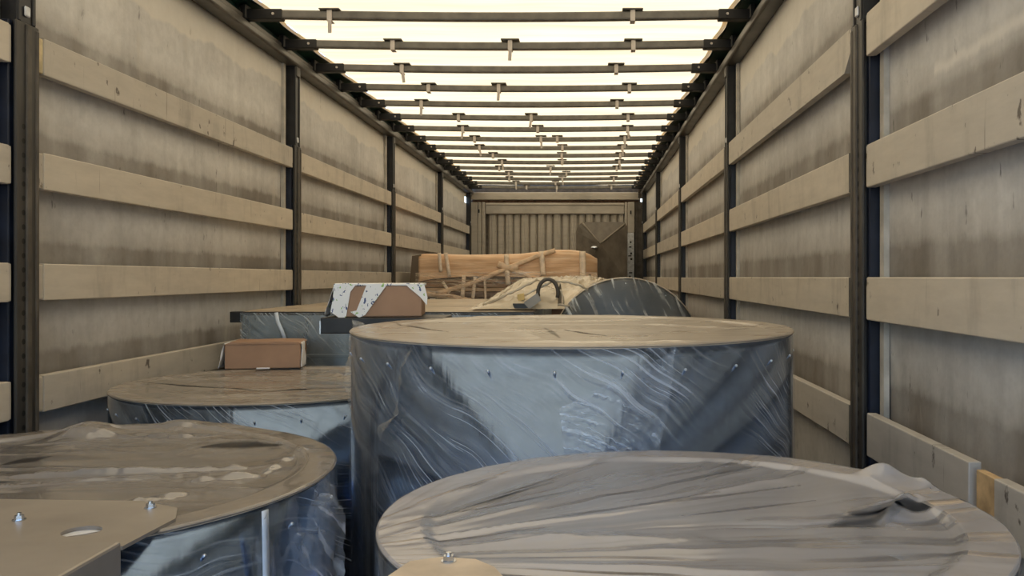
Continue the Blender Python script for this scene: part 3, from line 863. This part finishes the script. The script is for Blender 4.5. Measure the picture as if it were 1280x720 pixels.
# dusty film over the top
gx = np.linspace(HX0 + .002, HX1, 80); gy = np.linspace(HY0 + .004, HY1, 80)
GX, GY = np.meshgrid(gx, gy, indexing='ij')
GZ = HZ + .004 + .010 * fbm(GX * 5 + GY * 3, GY * 9, 61) * np.clip((GY - HY0) / .12, 0, 1) + .004 * np.exp(-(((GX + 1.17) / .10) ** 2 + ((GY - 4.1) / .2) ** 2)) * fbm(GX * 16, GY * 10, 5)
V = np.stack([GX - L.x, GY - L.y, GZ], -1).reshape(-1, 3); ny = len(gy)
Fc = [(i * ny + j, (i + 1) * ny + j, (i + 1) * ny + j + 1, i * ny + j + 1) for i in range(len(gx) - 1) for j in range(ny - 1)]
put('top_film', mesh('top_film', V, Fc, True, np.stack([GX * .9 + GY * .2, GY], -1).reshape(-1, 2)), film_top_mat('film_top_pale', (.50, .41, .30), 16, 2, .97, .45, .3), hb)
V = []; UV = []; Fc = []
nu, nv = 90, 50
for i in range(nu + 1):
    for j in range(nv + 1):
        x = HX0 + (HX1 - HX0) * i / nu; z = .3 + (HZ - .3) * j / nv
        V.append((x - L.x, HY0 - .016 - .008 * float(fbm(np.array(x * 8 + z * 5), np.array(z * 18 - x * 9), 71)) - L.y, z)); UV.append((x, z))
for i in range(nu):
    for j in range(nv):
        q = i * (nv + 1) + j; Fc.append((q, q + nv + 1, q + nv + 2, q + 1))
put('side_film', mesh('side_film', V, Fc, True, UV), film_side_mat('film_side_housing', .75, .10, .55, (.55, .60, .62), .52, 26, .35), hb)
tp = [pt(345, 390.5, HY0 - .03), pt(347, 402, HY0 - .03), pt(352, 413, HY0 - .03), pt(357, 427, HY0 - .03)]
o = put('tape_strip', tube_me('tape_strip', [p - L for p in tp], .009, 6, .25), M['tape'], hb)

# --- low cardboard box on the drum by the left wall
def open_box(name, label, x0, x1, y0, y1, z0, z1, rot=0):
    e = thing(name, label, 'box', ((x0 + x1) / 2, (y0 + y1) / 2, z0))
    e.rotation_euler = (0, 0, rot)
    hx, hy, h = (x1 - x0) / 2, (y1 - y0) / 2, z1 - z0
    bm = bmesh.new(); bx(bm, -hx, hx, -hy, hy, 0, h - .004, .004, 2)
    put('body', bm_mesh('body', bm), M['card'], e)
    return e, hx, hy, h
zLM = CH - LMP[3] + .006
a_ = pt(277, 460, 3.44); b_ = pt(367, 460, 3.44)
e, hx, hy, h = open_box('cardboard_box', 'low plain brown cardboard box with white paper at its sides', a_.x, b_.x, 3.44, 3.64, zLM, zLM + .103, .20)
prism('lid_flap', [(-hx - .002, h - .006), (-hx + .02, h + .003), (-.05, h + .001), (.05, h + .0035), (hx - .01, h + .001), (hx + .004, h - .006)], 'y', -hy - .003, hy, M['card'], e)
for q in (-1, 1):
    A = [(q * (hx + .001), -hy + .01, h - .002), (q * (hx + .001), -hy + .12, h - .002)]
    B = [(q * (hx + .026 if q < 0 else hx + .006), -hy - .004, .004), (q * (hx + .02 if q < 0 else hx + .006), -hy + .11, .004)]
    V = []; Fc = []
    for i in range(11):
        for j in range(9):
            t, s = i / 10, j / 8
            p = Vector(A[0]).lerp(Vector(A[1]), t).lerp(Vector(B[0]).lerp(Vector(B[1]), t), s)
            p.x += q * .004 * math.sin(t * 17 + s * 5); V.append(p)
    for i in range(10):
        for j in range(8): w = i * 9 + j; Fc.append((w, w + 9, w + 10, w + 1))
    o = put('paper_sheet', mesh('paper_sheet', V, Fc, True), M['paper'], e); o.modifiers.new('s', 'SOLIDIFY').thickness = .001
box('paper_scrap', -.02, .03, -hy - .03, -hy - .012, 0.001, .006, M['paper'], e, .001)

# --- small box with printed strips on the tall drum
zA = ztC + .011
a_ = pt(416, 404, 2.68); b_ = pt(521, 404, 2.68)
e, hx, hy, h = open_box('cardboard_box', 'small brown cardboard box with printed white strips folded over its corners', a_.x, b_.x, 2.68, 2.88, zA, zA + .100, .13)
o = box('strip_cover', -hx - .004, hx + .004, -hy - .003, hy + .003, h - .004, h + .004, M['printed'], e, .003)
def facestrip(pts, name='printed_strip', mat='printed', thick=.0025):
    """polygon on the front face, (x, z) in box units from lower left"""
    P = [(-hx + 2 * hx * u, h * v) for u, v in pts]
    return prism(name, P, 'y', -hy - .0045, -hy - .0015, M[mat], e)
facestrip([(.36, 1.02), (.60, 1.02), (.34, .06), (.27, -.02), (.17, .16), (.24, .20), (.30, .6)])
facestrip([(-.02, 1.02), (.24, 1.02), (.17, .78), (.12, .02), (.07, -.10), (.02, .02), (-.06, .16), (-.03, .6)])
facestrip([(.80, 1.02), (1.03, 1.02), (1.07, .60), (1.06, .36), (.98, .62)])
V = []; Fc = []
for i in range(9):
    for j in range(11):
        s, t = i / 8, j / 10
        V.append((-hx - .003 - .030 * t * (1 - s * .4) - .004 * math.sin(11 * s), -hy - .004 + s * .13, h * (1.02 - t * .9) - .012 * math.sin(7 * s) * t))
for i in range(8):
    for j in range(10): w = i * 11 + j; Fc.append((w, w + 11, w + 12, w + 1))
o = put('printed_flap', mesh('printed_flap', V, Fc, True), M['printed'], e); o.modifiers.new('s', 'SOLIDIFY').thickness = .001

# --- drum lying on its side on a timber crate, closed end towards us
YD = 5.0
cD = pt(782, 442, YD); rD = .437
cr = thing('timber_crate', 'low timber crate carrying the drum that lies on its side', 'crate', (cD.x, YD + .48, 0))
hC = cD.z - rD - .03
for k in range(5):
    box('crate_board', -.42, .42, -.44 + k * .18, -.44 + k * .18 + .15, hC - .02, hC, M['pallet'], cr, .003)
for q in (-.36, 0, .36): box('crate_bearer', q - .05, q + .05, -.45, .45, 0, hC - .019, M['pallet'], cr, .004)
for q in (-1, 1): prism('wedge', [(q * .18, hC), (q * .40, hC), (q * .40, hC + .16)], 'y', -.40, .40, M['pallet'], cr)
dd = thing('lying_drum', 'dark drum lying on its side with its round end wrapped in clear film', 'drum', (cD.x, YD, cD.z - rD))
S = 96; V = []; Fc = []; UV = []
prof = [(0.0, 0.0), (rD - .016, 0.0), (rD - .004, .004), (rD, .014), (rD, .92), (0.0, .92)]
for s in range(S + 1):
    a = 2 * PI * s / S
    for (r_, y_) in prof:
        V.append((r_ * math.cos(a), y_, rD + r_ * math.sin(a))); UV.append((a * rD, y_ + r_))
m = len(prof)
for s in range(S):
    for k in range(m - 1): q = s * m + k; Fc.append((q, q + 1, q + m + 1, q + m))
me = mesh('shell', V, Fc, True, UV)
n_ = N('dark_steel_end'); c_ = n_.coord(); f_ = n_.noise(c_, 4, 4)
dark_end = n_.p(color=n_.ramp(f_, [(.3, (.020, .022, .024)), (.7, (.055, .055, .052))]), rough=.33, spec=.5)
put('shell', me, dark_end, dd)
ring_v = []; Fc = []
for s in range(S):
    a = 2 * PI * s / S
    for (r_, y_) in ((rD + .001, -.001), (rD + .005, .008), (rD + .005, .035), (rD + .001, .04)):
        ring_v.append((r_ * math.cos(a), y_, rD + r_ * math.sin(a)))
for s in range(S):
    for k in range(3): i = s * 4 + k; j = ((s + 1) % S) * 4 + k; Fc.append((i, i + 1, j + 1, j))
put('rim', mesh('rim', ring_v, Fc, True), M['rim'], dd)
# clear film over the end with white crinkles
V = []; UV = []; Fc = []
nr_, nt_ = 40, 120
for i in range(nr_ + 1):
    for k in range(nt_):
        r_ = (rD + .006) * i / nr_; a = 2 * PI * k / nt_
        x, z = r_ * math.cos(a), r_ * math.sin(a)
        w = float(fbm(np.array(x * 12 + z * 3), np.array(z * 5), 91))
        V.append((x, -.006 - .014 * w, rD + z)); UV.append((x, z))
for i in range(nr_):
    for k in range(nt_):
        a = i * nt_ + k; b = i * nt_ + (k + 1) % nt_
        Fc.append((a, b, b + nt_, a + nt_))
put('end_film', mesh('end_film', V, Fc, True, UV), film_side_mat('film_end_crinkled', 1.15, .05, .95, (.72, .70, .66), .52, 6, .20), dd)
for a in (PI / 2, PI / 2 + .55, PI / 2 - .6, PI - .35, .30):
    put('rivet', RIV, M['rivet'], dd, ((rD - .03) * math.cos(a), -.010, rD + (rD - .03) * math.sin(a)))

# --- dusty film heap with a metal fitting and a hose loop, lying on the housing beside the lying drum
fm = film_top_mat('film_heap_dusty', (.56, .47, .34), 14, 7, .93, .2, .4, bd=.004)
def heap(name, x0, x1, y0, y1, zb, prof, par, seed, mat, amp=.03, nx=90, ny=50, base=True):
    """mound: prof = list of (x, top z); falls off at its edges down to zb"""
    px = [p[0] for p in prof]; pz = [p[1] for p in prof]
    X = np.linspace(x0, x1, nx); Y = np.linspace(y0, y1, ny); GX, GY = np.meshgrid(X, Y, indexing='ij')
    top = np.interp(GX, px, pz)
    ty = (GY - y0) / (y1 - y0)
    fall = np.clip(np.minimum(ty / .45, (1 - ty) / .2), 0, 1) ** .55
    ridg = 1 - np.abs(2 * fbm((GX * .8 + GY) * 5, (GX - GY * .5) * 15, seed, 2) - 1)
    Z = zb + (top - zb) * fall * (.86 + .28 * (ridg - .5)) + amp * 1.3 * (1 - np.abs(2 * fbm(GX * 16 + GY * 9, GY * 30 - GX * 16, seed + 4, 3) - 1) - .5) * fall
    Z = np.maximum(Z, zb)
    off = par.location
    V = np.stack([GX - off.x, GY - off.y, Z - off.z], -1).reshape(-1, 3).tolist(); UV = np.stack([GX, GY + Z], -1).reshape(-1, 2).tolist()
    Fc = [(i * ny + j, (i + 1) * ny + j, (i + 1) * ny + j + 1, i * ny + j + 1) for i in range(nx - 1) for j in range(ny - 1)]
    return put(name, mesh(name, V, Fc, True, UV), mat, par)
hz = HZ + .021
wf = thing('film_bundle', 'crumpled heap of dusty film round a metal fitting and hose loop', 'bundle', (-.36, 4.15, hz - .004))
heap('film_heap', -.52, -.13, 3.90, 4.55, hz - .006, [(-.52, hz), (-.47, CH - .112), (-.38, CH - .05), (-.30, CH - .012), (-.22, CH - .004), (-.13, CH - .03)], wf, 13, fm, .02)
for (a_, b_, c_, d_) in (((604, 382), (640, 366), (672, 349), .016), ((625, 383), (650, 372), (690, 352), .012), ((690, 352), (715, 350), (735, 362), .013), ((668, 383), (690, 380), (712, 382), .011), ((700, 362), (706, 374), (704, 381), .010)):
    Yf = 3.97
    P_ = [pt(*a_, Yf), pt(*b_, Yf - .02), pt(*c_, Yf)]
    Q_ = []
    for t_ in np.linspace(0, 1, 15):
        q_ = P_[0] * (1 - t_) ** 2 + P_[1] * 2 * t_ * (1 - t_) + P_[2] * t_ ** 2
        Q_.append(q_ + Vector((0, 0, .0015 * math.sin(t_ * 19))) - wf.location)
    put('film_fold', tube_me('film_fold', Q_, [d_ * (.22 + .35 * abs(math.sin(i * 1.3 + d_ * 900))) for i in range(15)], 7, .5), fm, wf)
arc = []
for k in range(17):
    a = PI * (1.08 - 1.2 * k / 16)
    p = pt(685 + 12.5 * math.cos(a), 366 - 17 * math.sin(a), 3.95); arc.append(p - wf.location)
put('hose_loop', tube_me('hose_loop', arc, .009, 10), M['sleeve_edge'], wf)
fo = bpy.data.objects.new('metal_fitting', None)
P = [pt(641, 379, 3.93), pt(667, 379, 3.93), pt(664, 384, 3.93), pt(656, 386.2, 3.93), pt(644, 386.2, 3.93)]
o = prism('metal_fitting', [(p.x, p.z) for p in P], 'y', 3.90, 4.02, M['black'], None, .004); o.parent = wf; o.location = tuple(-x for x in wf.location)
P = [pt(655, 378, 3.92), pt(672, 366, 3.92), pt(677, 375, 3.92), pt(672, 379, 3.92), pt(662, 386, 3.92)]
o = prism('fitting_plate', [(p.x, p.z) for p in P], 'y', 3.885, 3.90, M['plate'], None); o.parent = wf; o.location = tuple(-x for x in wf.location)
P = [pt(648, 368, 4.0), pt(656, 366, 4.0), pt(657, 374, 4.0), pt(649, 376, 4.0)]
yl = simple('yellow_label', (.62, .44, .16), .5)
o = prism('yellow_label', [(p.x, p.z) for p in P], 'y', 3.93, 3.95, yl, None); o.parent = wf; o.location = tuple(-x for x in wf.location)

# mound of film-wrapped goods behind the lying drum
gb = thing('wrapped_load', 'tall load under pale dusty film standing behind the lying drum', 'load', (0, 6.5, 0))
heap('film_cover', -.62, .30, 6.0, 7.2, CH - .22, [(-.62, CH - .2), (-.5, CH - .08), (-.3, CH - .01), (-.1, CH - .0), (.05, CH - .006), (.2, CH - .03), (.30, CH - .10)], gb, 23, fm, .03)
box('inner_carton', -.58, .28, -.45, .65, 0, CH - .21, M['card'], gb, .01)

# --- long bundle of boards under orange cardboard, wrapped in film
YBu = 7.5
cb = thing('cardboard_bundle', 'long stack of boards under orange cardboard cover wrapped in clear film', 'bundle', (-.72, YBu + .4, 0))
Lb = cb.location
prof = [(523, 319), (527, 317), (545, 317.5), (575, 318.5), (615, 318), (650, 317), (672, 314.5), (690, 312), (712, 312), (728, 314), (738, 318), (746, 323.5)]
botm = [(523, 352), (527, 351), (545, 348), (575, 346), (615, 345), (650, 346), (672, 347), (690, 348), (712, 349), (728, 350), (738, 349), (746, 346)]
V = []; UV = []; Fc = []
def interp(T, x): return float(np.interp(x, [t[0] for t in T], [t[1] for t in T]))
cols = np.linspace(523, 747, 90)
for c_ in cols:
    zt = pt(0, interp(prof, c_), YBu).z; zb_ = pt(0, interp(botm, c_), YBu).z; x = pt(c_, 0, YBu).x
    rb = .05
    row = [(0.0, zb_), (0.004, zb_ + .25 * (zt - zb_)), (.0, zb_ + .5 * (zt - zb_)), (.003, zt - rb), (.012, zt - .018), (.05, zt), (.35, zt + .01), (.75, zt), (.8, zt - .05), (.8, zb_)]
    edge = max(0, (c_ - 725) / 22) ** 2
    for (yy, zz) in row:
        w = float(fbm(np.array(c_ * .045), np.array(zz * 14), 33)) - .5
        V.append((x - Lb.x, YBu + yy + w * .03 + edge * .16 * (1 if yy < .1 else 0) - Lb.y, zz + w * .004)); UV.append((x, yy + zz))
m = len(row)
for i in range(len(cols) - 1):
    for j in range(m - 1): q = i * m + j; Fc.append((q, q + 1, q + m + 1, q + m))
Fc.append(tuple(range(m))[::-1]); Fc.append(tuple(range((len(cols) - 1) * m, len(cols) * m)))
n_ = N('orange_cardboard'); uv_ = n_.coord('UV')
f1 = n_.noise(n_.mapping(uv_, (1.4, 14, 1)), 2, 4); f2 = n_.noise(uv_, 6, 4)
cc = n_.ramp(f1, [(.3, (.60, .36, .20)), (.5, (.72, .46, .27)), (.72, (.82, .60, .40))])
M['orange'] = n_.p(color=n_.mix(.3, cc, n_.ramp(f2, [(.3, .6), (.7, 1)]), 'MULTIPLY'), rough=.42, spec=.5, normal=n_.bump(f1, .5, .02))
put('cardboard_cover', mesh('cardboard_cover', V, Fc, True, UV), M['orange'], cb)
# boards of the stack
zz = 1.10; k = 0
brown = [simple('board_brown', (.33, .18, .10), .6, var=.3, scale=6), simple('board_tan', (.52, .34, .20), .6, var=.25, scale=6), simple('board_dark', (.16, .10, .07), .6, var=.3, scale=6)]
ztop_b = pt(0, 349, YBu).z
while zz < ztop_b + .02:
    th = [.042, .030, .048, .036][k % 4]
    xa = pt(524 + [0, 4, 2, 6][k % 4], 0, YBu).x; xb = pt(742 - [0, 8, 3, 12][k % 4], 0, YBu).x
    box('board', xa - Lb.x, xb - Lb.x, -.37 + .012 * (k % 3), .36, zz, zz + th - .006, brown[(k * 2 + k // 3) % 3], cb, .003)
    zz += th; k += 1
box('base_carton', -.80, .80, -.34, .36, 0, 1.098, M['card'], cb, .01)
# left end wrapped obliquely
P = [(pt(523, 0, YBu).x - Lb.x + .01, -.39), (pt(510, 0, YBu).x - Lb.x, -.22), (pt(510, 0, YBu).x - Lb.x, .30), (pt(523, 0, YBu).x - Lb.x + .01, .36)]
wrapend = film_top_mat('film_wrapped_end', (.28, .21, .15), 3, 16, .95, .3, .3)
bm = bmesh.new()
zA_, zB_ = .9, pt(0, 318, YBu).z
xl0, xl1, xr_ = pt(506, 0, YBu + .15).x - Lb.x, pt(515, 0, YBu + .12).x - Lb.x, pt(526, 0, YBu).x - Lb.x
vv = [bm.verts.new(p) for p in ((xr_, -.395, zA_), (xl0, -.25, zA_), (xl0, .32, zA_), (xr_, .36, zA_), (xr_, -.390, zB_), (xl1, -.28, zB_ - .01), (xl1, .32, zB_ - .01), (xr_, .36, zB_))]
for f in ((0, 1, 5, 4), (1, 2, 6, 5), (2, 3, 7, 6), (3, 0, 4, 7), (4, 5, 6, 7), (3, 2, 1, 0)): bm.faces.new([vv[i] for i in f])
put('wrapped_end', bm_mesh('wrapped_end', bm), wrapend, cb)
# tapes, ropes of twisted film, and the clear wrap itself
fil = simple('twisted_film', (.70, .50, .33), .35, var=.25, scale=18, spec=.6)
tapec = simple('packing_tape', (.74, .60, .46), .3, var=.2, scale=25, spec=.6)
def ropes(pts, r, name='film_rope', mat=None, y=YBu - .02):
    P = []
    for i in range(len(pts) - 1):
        for t in np.linspace(0, 1, 9)[:-1]:
            a, b = pts[i], pts[i + 1]; P.append(pt(a[0] + (b[0] - a[0]) * t, a[1] + (b[1] - a[1]) * t, y) - Lb)
    P.append(pt(pts[-1][0], pts[-1][1], y) - Lb)
    return put(name, tube_me(name, P, r, 8, .3), mat or fil, cb)
ropes([(545, 367), (590, 354), (630, 337), (672, 320), (694, 313)], .020)
ropes([(632, 335), (655, 342), (664, 348)], .016)
ropes([(517, 366), (560, 370), (608, 380)], .022)
ropes([(622, 330), (635, 335), (648, 334)], .03)
for (a, b, w) in (((549, 316), (551, 340), .016), ((557, 316), (562, 346), .017), ((553, 352), (562, 366), .014), ((580, 344), (578, 372), .018), ((594, 346), (591, 374), .016),
                  ((633, 318), (635, 356), .022), ((677, 314), (679, 345), .024), ((728, 314), (729, 350), .028), ((606, 349), (607, 378), .010)):
    ropes([a, b], w, 'tape_strip', tapec)
e_ = pt(541.5, 375, YBu - .03)
lb_ = box('shipping_label', e_.x - Lb.x - .035, e_.x - Lb.x + .03, -.425, -.412, e_.z - .035, e_.z + .035, M['black'], cb)
box('label_paper', e_.x - Lb.x - .028, e_.x - Lb.x + .018, -.428, -.424, e_.z - .03, e_.z + .012, M['paper'], lb_)
V = []; UV = []; Fc = []
for i in range(81):
    for j in range(41):
        px_ = 520 + 226 * i / 80; py_ = 340 + 62 * j / 40
        p = pt(px_, py_, YBu - .012); w = float(fbm(np.array(px_ * .03), np.array(py_ * .22), 44))
        V.append((p.x - Lb.x, p.y - .010 - .02 * w - Lb.y, p.z)); UV.append((p.x, p.z))
for i in range(80):
    for j in range(40): q = i * 41 + j; Fc.append((q, q + 41, q + 42, q + 1))
put('clear_wrap', mesh('clear_wrap', V, Fc, True, UV), film_side_mat('film_wrap_bundle', .12, .10, .6, (.72, .58, .44), .50, 18, .4), cb)
# loose film lying at the foot of the bundle
V = None

# --- tall dark wrapped hood in the far corner
YT = 11.3
tb = thing('wrapped_hood', 'tall square hood wrapped in dark film at the end wall', 'hood', (.2, YT + .35, 0))
Lt = tb.location
mdark = N('dark_film'); c_ = mdark.coord(); f_ = mdark.noise(mdark.mapping(c_, (3, 3, 2)), 3, 5)
MD = mdark.p(color=mdark.ramp(f_, [(.3, (.085, .070, .054)), (.7, (.175, .15, .12))]), rough=.36, spec=.5, normal=mdark.bump(f_, .5, .02))
X0_, X1_ = pt(720, 0, YT).x, pt(784, 0, YT).x; ZT = pt(0, 277.5, YT).z; ZL = pt(0, 352, YT).z
xc_, zc_ = pt(750, 0, YT).x, pt(0, 305, YT).z
bm = bmesh.new()
c2 = pt(728, 0, YT).x
front = [(X0_, ZL), (X1_, ZL), (X1_, ZT - .06), (X1_ - .035, ZT), (c2, ZT), (X0_ + .025, ZT - .05), (X0_, ZT - .13)]
fv = [bm.verts.new((x - Lt.x, YT - Lt.y, z)) for x, z in front]; bv = [bm.verts.new((x - Lt.x, YT + .7 - Lt.y, z)) for x, z in front]
cv = bm.verts.new((xc_ - Lt.x, YT - .10 - Lt.y, zc_))
nn_ = len(front)
for i in range(nn_):
    j = (i + 1) % nn_
    bm.faces.new((fv[i], fv[j], cv)); bm.faces.new((fv[i], bv[i], bv[j], fv[j]))
bm.faces.new(bv)
put('hood_cover', bm_mesh('hood_cover', bm), MD, tb)
ridge = simple('film_fold', (.22, .19, .15), .35, var=.2)
for (px_, py_) in ((728, 279), (781, 280)):
    p0 = pt(px_, py_, YT - .005) - Lt; p1 = Vector((xc_ - Lt.x, YT - .105 - Lt.y, zc_))
    put('film_fold', tube_me('film_fold', [p0.lerp(p1, t) for t in np.linspace(0, 1, 8)], [.016, .014, .013, .012, .012, .011, .010, .006], 6), ridge, tb)
p = pt(743, 309.5, YT - .11) - Lt
bm = bmesh.new(); bmesh.ops.create_uvsphere(bm, u_segments=10, v_segments=6, radius=.05)
for v in bm.verts: v.co = Vector((v.co.x * 1.0, v.co.y * .25, v.co.z * .42))
put('film_glint', bm_mesh('film_glint', bm, True), M['bolt'], tb, p)  # glint of the glossy film, shaped as a bright metal blob
box('lower_body', X0_ + .01 - Lt.x, X1_ - .01 - Lt.x, YT + .01 - Lt.y, YT + .69 - Lt.y, 0, ZL + .01, MD, tb, .01)
